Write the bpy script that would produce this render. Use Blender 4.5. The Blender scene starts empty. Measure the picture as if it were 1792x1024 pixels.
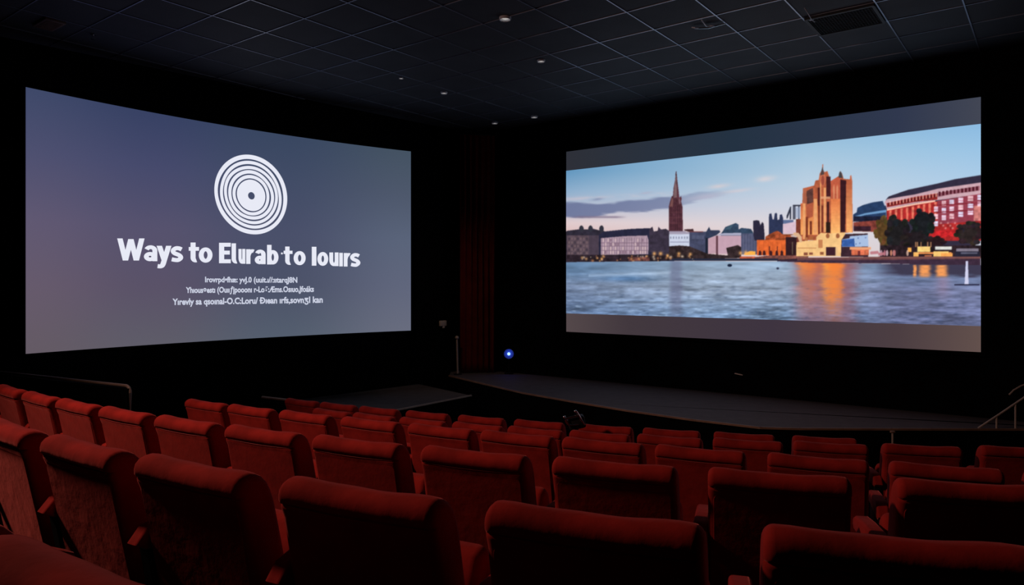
import bpy, bmesh, math, random
import numpy as np
from mathutils import Vector, Matrix
random.seed(7); rng = np.random.default_rng(11)
SC = bpy.context.scene
COL = SC.collection
PI = math.pi

# ------------------------------------------------------------------ camera numbers
F = 1250.0; HX = 896.0; HY = 495.0; ZC = 2.30          # eye stands 2.30 m above the flat front floor
def on_z(px, py, z):            # point of the photo lying on the level z
    Y = F * (ZC - z) / (py - HY)
    return Vector(((px - HX) / F * Y, Y, z))
def at_y(px, py, Y):
    return Vector(((px - HX) / F * Y, Y, ZC - (py - HY) / F * Y))

# ------------------------------------------------------------------ helpers
def link(name, me, mats, parent=None):
    o = bpy.data.objects.new(name, me); COL.objects.link(o)
    for m in (mats if isinstance(mats, (list, tuple)) else [mats]): me.materials.append(m)
    if parent is not None: o.parent = parent
    return o
def empty(name, loc=(0, 0, 0), rz=0.0):
    o = bpy.data.objects.new(name, None); COL.objects.link(o); o.location = loc; o.rotation_euler = (0, 0, rz)
    o.empty_display_size = .1
    return o
def tag(o, label=None, cat=None, group=None, kind=None):
    if label: o['label'] = label
    if cat: o['category'] = cat
    if group: o['group'] = group
    if kind: o['kind'] = kind
    return o
def mesh_of(bm, name, smooth=True, angle=35):
    bmesh.ops.recalc_face_normals(bm, faces=bm.faces)
    if smooth:
        for f in bm.faces: f.smooth = True
        for e in bm.edges:
            if len(e.link_faces) == 2 and e.calc_face_angle(0) > math.radians(angle): e.smooth = False
    me = bpy.data.meshes.new(name); bm.to_mesh(me); bm.free(); return me
def ob(name, bm, mat, parent=None, smooth=True, angle=35):
    return link(name, mesh_of(bm, name, smooth, angle), mat, parent)
def box(bm, c, s, rot=None, bev=0.0, seg=2):
    r = bmesh.ops.create_cube(bm, size=1.0); vs = r['verts']
    M = Matrix.Translation(c) @ (rot.to_4x4() if rot is not None else Matrix.Identity(4)) @ Matrix.Diagonal((s[0], s[1], s[2], 1))
    bmesh.ops.transform(bm, matrix=M, verts=vs)
    if bev > 0:
        es = {e for v in vs for e in v.link_edges}
        bmesh.ops.bevel(bm, geom=list(es), offset=bev, segments=seg, profile=.5, affect='EDGES')
def tube(bm, pts, r, n=10, cap=True):
    pts = [Vector(p) for p in pts]; rings = []
    up = Vector((0, 0, 1))
    for i, p in enumerate(pts):
        t = (pts[min(i + 1, len(pts) - 1)] - pts[max(i - 1, 0)]).normalized()
        a = t.cross(up)
        if a.length < 1e-3: a = t.cross(Vector((0, 1, 0)))
        a.normalize(); b = t.cross(a).normalized()
        rr = r[i] if isinstance(r, (list, tuple)) else r
        rings.append([bm.verts.new(p + a * rr * math.cos(2 * PI * k / n) + b * rr * math.sin(2 * PI * k / n)) for k in range(n)])
    for i in range(len(rings) - 1):
        for k in range(n):
            bm.faces.new((rings[i][k], rings[i][(k + 1) % n], rings[i + 1][(k + 1) % n], rings[i + 1][k]))
    if cap:
        bm.faces.new(rings[0][::-1]); bm.faces.new(rings[-1])
def lathe(bm, prof, M=None, n=24):
    rings = []
    for (r, z) in prof:
        rings.append([bm.verts.new((r * math.cos(2 * PI * k / n), r * math.sin(2 * PI * k / n), z)) for k in range(n)])
    vs = [v for q in rings for v in q]
    for i in range(len(rings) - 1):
        for k in range(n):
            bm.faces.new((rings[i][k], rings[i][(k + 1) % n], rings[i + 1][(k + 1) % n], rings[i + 1][k]))
    if prof[0][0] > 1e-4: bm.faces.new(rings[0][::-1])
    if prof[-1][0] > 1e-4: bm.faces.new(rings[-1])
    if M is not None: bmesh.ops.transform(bm, matrix=M, verts=vs)
    return vs
def prism(bm, poly, z0, z1):
    a = [bm.verts.new((p[0], p[1], z0)) for p in poly]; b = [bm.verts.new((p[0], p[1], z1)) for p in poly]
    bm.faces.new(a[::-1]); bm.faces.new(b)
    for i in range(len(poly)):
        j = (i + 1) % len(poly); bm.faces.new((a[i], a[j], b[j], b[i]))

# ------------------------------------------------------------------ materials
def s2l(c):
    c = np.asarray(c, float) / 255.0
    return np.where(c <= .04045, c / 12.92, ((c + .055) / 1.055) ** 2.4)
def principled(name, col, rough=.6, metal=0.0, spec=.5, noise=0.0, nscale=8.0, bump=0.0, bscale=60.0, sheen=0.0, sheen_tint=None, rvar=0.0):
    m = bpy.data.materials.new(name); m.use_nodes = True; nt = m.node_tree; b = nt.nodes['Principled BSDF']
    b.inputs['Base Color'].default_value = (*col, 1); b.inputs['Roughness'].default_value = rough
    b.inputs['Metallic'].default_value = metal; b.inputs['Specular IOR Level'].default_value = spec
    tc = nt.nodes.new('ShaderNodeTexCoord')
    if noise > 0:
        n = nt.nodes.new('ShaderNodeTexNoise'); n.inputs['Scale'].default_value = nscale; n.inputs['Detail'].default_value = 5
        nt.links.new(tc.outputs['Object'], n.inputs['Vector'])
        r = nt.nodes.new('ShaderNodeValToRGB'); r.color_ramp.elements[0].position = .3; r.color_ramp.elements[1].position = .7
        r.color_ramp.elements[0].color = (*[c * (1 - noise) for c in col], 1)
        r.color_ramp.elements[1].color = (*[min(1, c * (1 + noise)) for c in col], 1)
        nt.links.new(n.outputs['Fac'], r.inputs['Fac']); nt.links.new(r.outputs['Color'], b.inputs['Base Color'])
    if bump > 0:
        n2 = nt.nodes.new('ShaderNodeTexNoise'); n2.inputs['Scale'].default_value = bscale; n2.inputs['Detail'].default_value = 4
        nt.links.new(tc.outputs['Object'], n2.inputs['Vector'])
        bp = nt.nodes.new('ShaderNodeBump'); bp.inputs['Strength'].default_value = bump; bp.inputs['Distance'].default_value = .01
        nt.links.new(n2.outputs['Fac'], bp.inputs['Height']); nt.links.new(bp.outputs['Normal'], b.inputs['Normal'])
    if sheen > 0:
        b.inputs['Sheen Weight'].default_value = sheen; b.inputs['Sheen Roughness'].default_value = .35
        b.inputs['Sheen Tint'].default_value = (*(sheen_tint or (1, .4, .35)), 1)
    return m
def emitter(name, col=None, strength=1.0, attr=None):
    m = bpy.data.materials.new(name); m.use_nodes = True; nt = m.node_tree
    for n in list(nt.nodes): nt.nodes.remove(n)
    o = nt.nodes.new('ShaderNodeOutputMaterial'); e = nt.nodes.new('ShaderNodeEmission'); e.inputs['Strength'].default_value = strength
    if attr:
        a = nt.nodes.new('ShaderNodeVertexColor'); a.layer_name = attr; nt.links.new(a.outputs['Color'], e.inputs['Color'])
    else: e.inputs['Color'].default_value = (*s2l(col), 1)
    nt.links.new(e.outputs[0], o.inputs['Surface']); return m

M = {}
M['velvet'] = principled('red_velvet', (.40, .022, .016), rough=.92, spec=.12, noise=.22, nscale=9, bump=.30, bscale=14, sheen=.6, sheen_tint=(.9, .20, .17))
M['pipe'] = principled('red_piping', (.42, .05, .045), rough=.7, spec=.25, noise=.1)
M['black_plastic'] = principled('black_plastic', (.012, .012, .013), rough=.55, spec=.3, noise=.2)
M['wall'] = principled('black_wall_felt', (.0035, .0035, .0040), rough=.95, spec=.03, noise=.3, nscale=3, bump=.2, bscale=90)
M['carpet'] = principled('dark_carpet', (.018, .018, .024), rough=.97, spec=.05, noise=.4, nscale=30, bump=.4, bscale=160)
M['stage'] = principled('stage_boards', (.115, .098, .100), rough=.75, spec=.25, noise=.10, nscale=9, bump=.1, bscale=40)
M['stage_face'] = principled('stage_face_black', (.003, .003, .0035), rough=.95, spec=.03, noise=.2)
M['platform'] = principled('platform_lino', (.10, .085, .080), rough=.8, spec=.2, noise=.12, nscale=7)
M['nosing'] = principled('brown_nosing', (.34, .20, .13), rough=.5, metal=.0, noise=.2)
M['tile'] = principled('ceiling_tile', (.080, .084, .092), rough=.7, spec=.25, noise=.12, nscale=2.2, bump=.25, bscale=120)
M['tbar'] = principled('ceiling_t_bar', (.42, .44, .52), rough=.38, metal=.75, noise=.25, nscale=1.3)
M['vent'] = principled('vent_black', (.01, .01, .012), rough=.6, noise=.2)
M['chrome'] = principled('dull_chrome', (.75, .75, .78), rough=.22, metal=1, noise=.1)
M['pale_metal'] = principled('pale_metal', (.70, .56, .46), rough=.4, metal=.3, noise=.1)
M['ivory'] = principled('ivory_plastic', (.80, .68, .58), rough=.5, noise=.06)
M['rim'] = principled('white_rim', (.85, .85, .88), rough=.3, noise=.05)
M['speaker'] = principled('brown_grille', (.20, .12, .10), rough=.7, noise=.2, nscale=20)
M['curtain'] = principled('red_curtain', (.30, .030, .022), rough=.9, spec=.1, noise=.2, nscale=5, sheen=.2)
M['glass'] = principled('lamp_glass', (.25, .25, .27), rough=.15, noise=.05)
M['rail'] = principled('dark_rail', (.34, .25, .20), rough=.45, metal=.1, noise=.1)

# ------------------------------------------------------------------ the room
C0 = Vector((-.70, 13.30, 0)); DL = Vector((-.692, -.722, 0)); DR = Vector((.795, -.607, 0))
NL = Vector((.722, -.692, 0)); NR = Vector((-.607, -.795, 0))      # into the room
ZT = ZC + 2.77
PL = C0 + DL * 15.5; PR = C0 + DR * 14.5
PBL = PL + DR * 7.0 + Vector((0, -1.2, 0)); PBR = PR + DL * 13.0
def wall(name, a, b, out):
    bm = bmesh.new(); n = out.normalized() * .2
    prism(bm, [a, b, b + n, a + n], -.05, ZT + .2)
    o = ob(name, bm, M['wall'], smooth=False); tag(o, kind='structure'); return o
wall('wall_left', C0, PL, -NL); wall('wall_right', PR, C0, -NR)
dv = PBL - PL; wall('wall_back_left', PL, PBL, Vector((-1, -.6, 0)))
wall('wall_back', PBL, PBR, Vector((0, -1, 0))); wall('wall_back_right', PBR, PR, Vector((1, -.5, 0)))
outline = [C0, PR, PBR, PBL, PL]
bm = bmesh.new(); prism(bm, outline, -.2, 0); tag(ob('floor', bm, M['carpet'], smooth=False), kind='structure')
bm = bmesh.new(); prism(bm, outline, ZT, ZT + .15); ceil = ob('ceiling', bm, M['tile'], smooth=False); tag(ceil, kind='structure')
d1 = Vector((.607, .795, 0)); d2 = Vector((.795, -.607, 0))
def inside(p):
    s = 0
    for i in range(5):
        a, b = outline[i], outline[(i + 1) % 5]
        cr = (b.x - a.x) * (p.y - a.y) - (b.y - a.y) * (p.x - a.x)
        if cr > -1e-6: return False
    return True
def clip(p0, d):
    t = [k * .02 for k in range(-1200, 1200) if inside(p0 + d * (k * .02))]
    return (p0 + d * t[0], p0 + d * t[-1]) if len(t) > 4 else None
bm = bmesh.new()
Q0, QS, P0, PS = -7.636, .69, 3.36, .63
for fam in (0, 1):
    for k in range(-14, 24):
        base = d2 * (Q0 + QS * k) + d1 * 5 if fam == 0 else d1 * (P0 + PS * k) + d2 * (-4)
        c = clip(base, d1 if fam == 0 else d2)
        if not c: continue
        a, b = c; d = (b - a); L = d.length; rot = Matrix.Rotation(math.atan2(d.y, d.x), 3, 'Z')
        box(bm, (a + b) / 2 + Vector((0, 0, ZT - (.004 if fam == 0 else .003))), (L, .013 if fam == 0 else .011, .008), rot)
grid = ob('ceiling_grid', bm, M['tbar'], smooth=False); grid.parent = ceil

# stage
ZS = .70
nose_px = [(786, 658), (850, 673), (915, 688), (1000, 703), (1097, 719), (1210, 735), (1330, 749), (1400, 751), (1560, 751.5), (1792, 752)]
nose = [on_z(x, y, ZS) for x, y in nose_px] + [Vector((6.6, 7.77, ZS))]
stage_poly = [C0 + Vector((0, -.06, 0)), C0 + DL * .62 + NL * .04] + nose + [C0 + DR * 9.15 + NR * .04]
bm = bmesh.new(); prism(bm, [Vector((p.x, p.y, 0)) for p in stage_poly], 0, ZS)
for f in bm.faces: f.material_index = 0 if f.normal.z > .5 or (f.calc_center_median().z > ZS - .001) else 1
st = ob('stage', bm, [M['stage'], M['stage_face']], smooth=False)
for p in st.data.polygons: p.material_index = 0 if p.normal.z > .5 else 1
tag(st, 'low black stage with grey boards curving below the right-hand screen', 'stage')
bm = bmesh.new()
for i in range(len(nose) - 1):
    a, b = nose[i], nose[i + 1]; d = b - a
    box(bm, (a + b) / 2 + Vector((0, -.004, .001)), (d.length + .01, .022, .022), Matrix.Rotation(math.atan2(d.y, d.x), 3, 'Z'))
o = ob('edge_nosing', bm, M['nosing'], st, smooth=False); tag(o, 'thin brown edge strip')

# side platform under the left screen
ZP = .55
tip = on_z(825, 692.5, ZP); q1 = on_z(700, 717, ZP); dd = (q1 - tip).normalized()
wp = C0 + DL * 1.33; wq = C0 + DL * 4.2
bm = bmesh.new(); prism(bm, [wp + NL * .01, wq + NL * .01, tip + dd * 2.3, tip], 0, ZP)
pf = ob('side_platform', bm, [M['platform'], M['stage_face']], smooth=False)
for p in pf.data.polygons: p.material_index = 0 if p.normal.z > .5 else 1
tag(pf, 'low brownish side platform running under the left-hand screen', 'platform')
bm = bmesh.new(); a = tip; b = tip + dd * 2.3; d = b - a
box(bm, (a + b) / 2 + Vector((0, 0, ZP * 0 + .002)), (d.length, .02, .02), Matrix.Rotation(math.atan2(d.y, d.x), 3, 'Z'))
tag(ob('edge_nosing', bm, M['pale_metal'], pf, smooth=False), 'pale metal edge strip')

# ------------------------------------------------------------------ seats
rows = {
 'A': dict(p=(1.637, -.41, .089, .52, -.024), u=[-2.60, -2.07, -1.531, -.989, -.418, .162, .751], n='nearest full row'),
 'B': dict(p=(2.973, -.419, .054, .719, -.017), u=[-3.82, -3.326, -2.844, -2.347, -1.828, -1.293, -.748, -.184, .39, .975, 1.60], n='second row from the camera'),
 'C': dict(p=(4.504, -.495, .028, .952, -.016), u=[-2.604, -2.113, -1.586, -1.033, -.501, .01, .523, 1.047, 1.614, 2.17, 2.73], n='third row from the camera'),
 'D': dict(p=(6.102, -.522, .047, 1.234, -.032), u=[-1.868, -1.375, -.856, -.329, .175, .69, 1.212, 1.755, 2.30, 2.876, 3.48], n='fourth row from the camera'),
 'E': dict(p=(6.90, -.455, .035, 1.322, -.0115), u=[-2.46, -1.965, -1.455, -.898, -.327, .238, .844, 1.404, 1.990, 2.61], n='front row before the stage'),
}
CREST = .95
def rowpt(R, x):
    a, b, c, z0, z1 = R['p']; y = a + b * x + c * x * x; s = b + 2 * c * x
    return Vector((x, y, ZC - (z0 + z1 * x) - CREST)), math.atan(s)
W = .50
def backrest_bm(w, prof, r, seg=6, warp=True):
    """profile (v, z) swept across the width, its ends rounded over by r"""
    bm = bmesh.new(); n = len(prof); P = [Vector((p[0], p[1])) for p in prof]
    cen = sum(P, Vector((0, 0))) / n
    # inward normals of the closed profile
    nr = []
    for i in range(n):
        t = (P[(i + 3) % n] - P[i - 3]).normalized() if i in range(5, n - 4) else (P[(i + 1) % n] - P[i - 1]).normalized(); nn = Vector((-t.y, t.x))
        if nn.dot(cen - P[i]) < 0: nn = -nn
        nr.append(nn)
    us = []
    for k in range(seg + 1):
        a = PI / 2 * k / seg; us.append((-w / 2 + r * (1 - math.sin(a)), r * (1 - math.cos(a))))
    us = us[::-1] if False else us
    left = [(-w / 2 + r - r * math.cos(a), r - r * math.sin(a)) for a in [PI / 2 * k / seg for k in range(seg + 1)]]
    mid = [(-w / 2 + r + (w - 2 * r) * k / 14, 0) for k in range(1, 14)]
    right = [(-q[0], q[1]) for q in left[::-1]]
    rings = []
    for (u, ins) in left + mid + right:
        ring = []
        for i in range(n):
            q = P[i] + nr[i] * ins; z = q.y; v = q.x
            if warp:
                e = (abs(u) / (w / 2)) ** 2; top = max(0, 1 + z / .10)
                z += top * (-.010 + .013 * e - .012 * e ** 4); z += top * .0030 * math.sin(u * 31 + 1.0 + v * 22) * (v * 6)
            ring.append(bm.verts.new((u, v, z + CREST)))
        rings.append(ring)
    for i in range(len(rings) - 1):
        for k in range(n):
            bm.faces.new((rings[i][k], rings[i][(k + 1) % n], rings[i + 1][(k + 1) % n], rings[i + 1][k]))
    bm.faces.new(rings[0][::-1]); bm.faces.new(rings[-1])
    return bm
LEAN = .20
def back(z): return .012 + (-z - .06) * LEAN
prof = [(back(-.82), -.82), (back(-.66), -.66), (back(-.50), -.50), (back(-.40), -.40), (back(-.30), -.30), (back(-.18), -.18), (back(-.11), -.11), (.011, -.083), (.010, -.075), (.0155, -.070), (.007, -.066),
        (.001, -.056), (.000, -.040), (.005, -.022), (.018, -.008), (.036, -.001), (.058, 0), (.080, -.006), (.100, -.018), (.118, -.038), (.132, -.066), (.145, -.105), (.158, -.16),
        (.178, -.25), (.205, -.38), (.235, -.52), (.262, -.66), (.30, -.82)]
back_me = mesh_of(backrest_bm(W, prof, .024), 'backrest', angle=60)
# recessed rear panel with rounded top corners, lies on the rear face
def panel_bm():
    bm = bmesh.new(); w = W / 2 - .022; zt = -.092; zb = -.80; r = .03
    pts = [(-w, zb)] + [(-w + r - r * math.cos(a), zt - r + r * math.sin(a)) for a in [PI / 2 * k / 6 for k in range(7)]]
    pts += [(-p[0], p[1]) for p in pts[::-1]]
    f0 = [bm.verts.new((x, back(z) - .0022, z + CREST)) for x, z in pts]
    f1 = [bm.verts.new((x * 1.02, back(z) + .006, (z + CREST))) for x, z in pts]
    bm.faces.new(f0)
    for i in range(len(pts)):
        j = (i + 1) % len(pts); bm.faces.new((f0[i], f1[i], f1[j], f0[j]))
    return bm
panel_me = mesh_of(panel_bm(), 'back_panel')
# piping along the seam below the rolled top, wrapping round the shoulders
bm = bmesh.new()
pts = [(-W / 2 + .022 + (W - .044) * k / 8, .0105, CREST - .072 - .006 * math.sin(PI * k / 8)) for k in range(9)]
tube(bm, pts, .0026, 6); pipe_me = mesh_of(bm, 'piping')
# tipped-up seat cushion
sp = [(.20, -.62), (.30, -.64), (.40, -.60), (.43, -.52), (.40, -.36), (.36, -.24), (.32, -.21), (.27, -.23), (.24, -.33), (.235, -.45)]
seat_me = mesh_of(backrest_bm(W - .03, sp, .03, warp=False), 'seat', angle=60)
bm = bmesh.new()
ax = -.28; prof_a = [(.02, .655), (.06, .70), (.12, .715), (.30, .705), (.42, .69), (.455, .672), (.46, .645), (.44, .625), (.06, .630)]
def arm_bm(ax, w):
    b2 = backrest_bm(w, [(p[0], p[1] - CREST) for p in prof_a], .012, seg=4, warp=False)
    bmesh.ops.translate(b2, verts=b2.verts, vec=(ax, 0, 0)); return b2
bm.free()
arm_me = mesh_of(arm_bm(-.28, .058), 'armrest', angle=60); arm_me_r = mesh_of(arm_bm(.28, .058), 'armrest', angle=60)
def side_bm(ax):
    bm = bmesh.new(); pr = [(.10, .0), (.40, .0), (.40, .04), (.34, .10), (.40, .45), (.43, .632), (.06, .632), (.10, .4), (.16, .10), (.10, .04)]
    a = [bm.verts.new((ax - .02, p[0], p[1])) for p in pr]; b = [bm.verts.new((ax + .02, p[0], p[1])) for p in pr]
    bm.faces.new(a); bm.faces.new(b[::-1])
    for i in range(len(pr)):
        j = (i + 1) % len(pr); bm.faces.new((a[j], a[i], b[i], b[j]))
    return bm
side_me = mesh_of(side_bm(-.28), 'side_panel'); side_me_r = mesh_of(side_bm(.28), 'side_panel')
seat_root = None
def make_seat():
    r = empty('cinema_seat')
    link('backrest', back_me, M['velvet'], r); link('back_panel', panel_me, M['velvet'], r)
    link('piping', pipe_me, M['pipe'], r); link('seat', seat_me, M['velvet'], r)
    link('armrest', arm_me, M['velvet'], r); link('side_panel', side_me, M['black_plastic'], r)
    return r
proto = make_seat(); used = False
def copy_seat(src):
    c = src.copy(); COL.objects.link(c)
    for ch in list(src.children):
        d = ch.copy(); COL.objects.link(d); d.parent = c
    return c
ORD = ['first', 'second', 'third', 'fourth', 'fifth', 'sixth', 'seventh', 'eighth', 'ninth', 'tenth', 'eleventh', 'twelfth']
protoside = [arm_me_r, side_me_r]
rowgroup = {'A': 'red seats of the nearest row', 'B': 'red seats of the second row', 'C': 'red seats of the third row', 'D': 'red seats of the fourth row', 'E': 'red seats of the front row'}
placed = []
arm_me_r.materials.append(M['velvet']); side_me_r.materials.append(M['black_plastic'])
VIS0 = {'A': 1, 'B': 0, 'C': 0, 'D': 0, 'E': 0}
for key, R in rows.items():
    us = R['u'][VIS0[key]:]
    for i, u in enumerate(us):
        p, th = rowpt(R, u)
        o = proto if not used else copy_seat(proto); used = True
        o.location = p; o.rotation_euler = (0, 0, th)
        n = len(us)
        pos = 'leftmost' if i == 0 else ('rightmost' if i == n - 1 else ORD[i] + ' from the left')
        tag(o, 'red velvet seat, %s in the %s' % (pos, R['n']), 'cinema seat', rowgroup[key])
        placed.append((key, i, o))
        if i == n - 1:
            for me in protoside:
                q = bpy.data.objects.new(me.name.split('.')[0], me); COL.objects.link(q); q.parent = o

# tiers under the rows
def ribbon(R, u0, u1, fwd, bwd):
    bm = bmesh.new(); n = 24; top = []; bot = []
    for k in range(n + 1):
        u = u0 + (u1 - u0) * k / n; p, th = rowpt(R, u); fx = Vector((-math.sin(th), math.cos(th), 0))
        a = p - fx * bwd; b = p + fx * fwd
        top.append((bm.verts.new(a), bm.verts.new(b))); bot.append((bm.verts.new((a.x, a.y, 0)), bm.verts.new((b.x, b.y, 0))))
    for k in range(n):
        bm.faces.new((top[k][0], top[k + 1][0], top[k + 1][1], top[k][1]))
        bm.faces.new((bot[k][1], bot[k + 1][1], bot[k + 1][0], bot[k][0]))
        bm.faces.new((top[k][1], top[k + 1][1], bot[k + 1][1], bot[k][1]))
        bm.faces.new((top[k][0], bot[k][0], bot[k + 1][0], top[k + 1][0]))
    for k in (0, n): bm.faces.new((top[k][0], top[k][1], bot[k][1], bot[k][0]))
    return bm
for i, (key, fwd, bwd, u0, u1) in enumerate((('A', .70, .55, -3.1, 1.9), ('B', .70, .75, -4.2, 2.6), ('C', .70, .75, -3.0, 3.3))):
    o = ob('floor_tier', ribbon(rows[key], u0, u1, fwd, bwd), M['carpet'], smooth=False)
    tag(o, kind='structure')
# D is almost level with the front floor: a thin plinth
o = ob('floor_tier', ribbon(rows['D'], -2.1, 3.8, .50, .7), M['carpet'], smooth=False); tag(o, kind='structure')

# the camera's own row: one seat at the left, cut by the frame
own = dict(p=(.535, -.62, .02, .38, 0))
bm = ribbon(own, -2.2, 1.9, .45, 1.2); o = ob('floor_tier', bm, M['carpet'], smooth=False); tag(o, kind='structure')
own_z = ZC - .38 - CREST
for (x_, y_, lb) in ((-.615, .918, 'dark red seat back cut off by the bottom left corner of the photo'), (-1.09, 1.22, 'red seat shoulder at the left edge behind the bottom left corner seat')):
    o = copy_seat(proto); o.location = (x_, y_, own_z); o.rotation_euler = (0, 0, math.radians(-32)); tag(o, lb, 'cinema seat')

# ------------------------------------------------------------------ right screen with the city picture
def lerp(a, b, t): return a + (b - a) * t
XR0, XR1 = 984, 1730; YR0, YR1 = 205, 625; SS = 2
Wp, Hp = (XR1 - XR0) * SS, (YR1 - YR0) * SS
gx, gy = np.meshgrid((np.arange(Wp) + .5) / SS + XR0, (np.arange(Hp) + .5) / SS + YR0)
def ramp(v, ks, cs):
    cs = np.array(cs, float); return np.stack([np.interp(v, ks, cs[:, i]) for i in range(3)], -1)
def vnoise(sx, sy, seed, oct=3):
    out = np.zeros((Hp, Wp)); amp = 1.; tot = 0
    r = np.random.default_rng(seed)
    for o_ in range(oct):
        nx, ny = int(Wp / SS / sx) + 3, int(Hp / SS / sy) + 3
        g = r.random((ny, nx)); fx = (gx - XR0) / sx; fy = (gy - YR0) / sy
        ix = fx.astype(int).clip(0, nx - 2); iy = fy.astype(int).clip(0, ny - 2); tx = fx - ix; ty = fy - iy
        tx = tx * tx * (3 - 2 * tx); ty = ty * ty * (3 - 2 * ty)
        out += amp * (g[iy, ix] * (1 - tx) * (1 - ty) + g[iy, ix + 1] * tx * (1 - ty) + g[iy + 1, ix] * (1 - tx) * ty + g[iy + 1, ix + 1] * tx * ty)
        tot += amp; amp *= .55; sx /= 2; sy /= 2
    return out / tot
# sky
vy = gy + (gx - 991) * .03
L_ = ramp(gy, [215, 300, 335, 365, 390, 410], [(88, 142, 188), (98, 150, 190), (142, 174, 204), (184, 188, 206), (224, 202, 204), (222, 188, 186)])
R_ = ramp(gy, [215, 260, 320, 360, 400, 440], [(138, 182, 216), (160, 196, 222), (188, 208, 226), (206, 212, 226), (224, 216, 220), (228, 210, 208)])
t = np.clip((gx - 991) / 420, 0, 1)[..., None]; t = t ** .8
img = lerp(L_, R_, t)
t2 = np.clip((gx - 1450) / 270, 0, 1)[..., None]; img = lerp(img, np.array([152, 188, 220.]) + (img - 170) * .35, t2 * .45)
def soft(d, w): return np.clip(.5 - d / w, 0, 1)
def over(col, a):
    global img
    col = np.array(col, float); a = np.clip(a, 0, 1)[..., None]; img = img * (1 - a) + col * a
n1 = vnoise(60, 12, 3, 4); n2 = vnoise(28, 5, 5, 3)
top = np.interp(gx, [985, 1010, 1045, 1075, 1100, 1130, 1175, 1230, 1275, 1320], [352, 350, 355, 353, 348, 347, 344, 336, 330, 330])
bot = np.interp(gx, [985, 1030, 1060, 1090, 1130, 1175, 1230, 1275, 1320], [382, 382, 377, 373, 371, 368, 352, 340, 331])
op = np.interp(gx, [985, 1060, 1170, 1200, 1260, 1300], [.95, .9, .75, .45, .22, 0])
over((108, 118, 155), op * np.clip((gy - top + 14 * (n1 - .5)) / 5, 0, 1) * np.clip((bot - gy + 10 * (n2 - .5)) / 5, 0, 1))
over((120, 105, 130), .75 * np.exp(-((gy - 380) / 1.8) ** 2) * np.clip((gx - 995) / 20, 0, 1) * np.clip((1098 - gx) / 20, 0, 1))
over((225, 200, 205), .45 * np.exp(-((gy - 345 - (gx - 1060) * -.05) / 3) ** 2) * np.clip(n2 * 2 - .7, 0, 1) * (gx < 1180))
for cx_, cy_, wx, wy, c_ in ((1258, 326, 18, 3.5, (232, 208, 206)), (1340, 313, 16, 5, (232, 214, 214)), (1232, 345, 30, 5, (190, 185, 205)), (1130, 338, 10, 2, (180, 170, 190)), (1045, 349, 9, 2, (110, 115, 150)), (1290, 334, 26, 3, (215, 205, 212))):
    over(c_, .65 * np.exp(-((gx - cx_) / wx) ** 2 - ((gy - cy_ + .12 * (gx - cx_)) / wy) ** 2) * (.6 + .6 * n2))

def poly(pts, col, tr=None, a=1.0, tex=0.0):
    """fill a polygon given in photo pixels (or in a zoomed crop: tr = ox, oy, scale)"""
    P = [((p[0] * tr[2] + tr[0], p[1] * tr[2] + tr[1]) if tr else p) for p in pts]
    xs = [p[0] for p in P]; ys = [p[1] for p in P]
    i0 = max(0, int((min(xs) - XR0) * SS) - 1); i1 = min(Wp, int((max(xs) - XR0) * SS) + 2)
    j0 = max(0, int((min(ys) - YR0) * SS) - 1); j1 = min(Hp, int((max(ys) - YR0) * SS) + 2)
    if i1 <= i0 or j1 <= j0: return
    X = gx[j0:j1, i0:i1]; Y = gy[j0:j1, i0:i1]; ins = np.zeros(X.shape, bool)
    n = len(P)
    for k in range(n):
        (x1, y1), (x2, y2) = P[k], P[(k + 1) % n]
        if y1 == y2: continue
        c = ((y1 > Y) != (y2 > Y)) & (X < (x2 - x1) * (Y - y1) / (y2 - y1) + x1); ins ^= c
    c_ = np.array(col, float); m = (ins * a)[..., None]
    if tex: c_ = c_ * (1 + tex * (NT[j0:j1, i0:i1, None] - .5) * 2)
    img[j0:j1, i0:i1] = img[j0:j1, i0:i1] * (1 - m) + c_ * m
def rect(x0, y0, x1, y1, col, tr=None, a=1.0, tex=0.0): poly([(x0, y0), (x1, y0), (x1, y1), (x0, y1)], col, tr, a, tex)
def blob(x, y, rx, ry, col, tr=None, a=1.0, tex=0.0, n=18):
    poly([(x + rx * math.cos(2 * PI * k / n), y + ry * math.sin(2 * PI * k / n)) for k in range(n)], col, tr, a, tex)
def glow(x, y, r, col, a=.8):
    over(col, a * np.exp(-(((gx - x) ** 2 + (gy - y) ** 2) / r ** 2)))
NT = vnoise(5, 5, 21, 3)
# land strip and shore
T5 = (980, 240, .2343); T6 = (1180, 330, .14648); T7 = (1370, 270, .19523); T8 = (1540, 290, .20518)
rect(985, 405, 1180, 459, (52, 45, 58), tex=.3)
# left waterfront
poly([(50, 930), (50, 700), (130, 690), (200, 690), (250, 685), (310, 700), (330, 700), (330, 930)], (48, 44, 58), T5, tex=.25)
for x_ in (160, 228, 310): blob(x_, 685, 17, 25, (50, 50, 62), T5)
rect(52, 735, 290, 900, (88, 72, 82), T5, tex=.2); rect(215, 735, 290, 905, (74, 62, 76), T5, tex=.1)
for r_ in range(5):
    for k in range(7): rect(62 + k * 22, 752 + r_ * 27, 74 + k * 22, 768 + r_ * 27, (112, 92, 98) if (k + r_) % 3 else (66, 56, 68), T5)
poly([(290, 730), (330, 705), (480, 690), (540, 685), (670, 680), (690, 710), (690, 900), (290, 900)], (40, 40, 62), T5, tex=.15)
poly([(305, 755), (480, 740), (650, 735), (662, 770), (660, 875), (305, 880)], (176, 150, 165), T5, tex=.12)
for k in range(19):
    x_ = 312 + k * 18.5; rect(x_, 752, x_ + 4, 878, (112, 92, 112), T5, a=.75)
for y_ in (788, 812, 845): rect(305, y_, 660, y_ + 5, (122, 98, 116), T5, a=.7)
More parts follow.
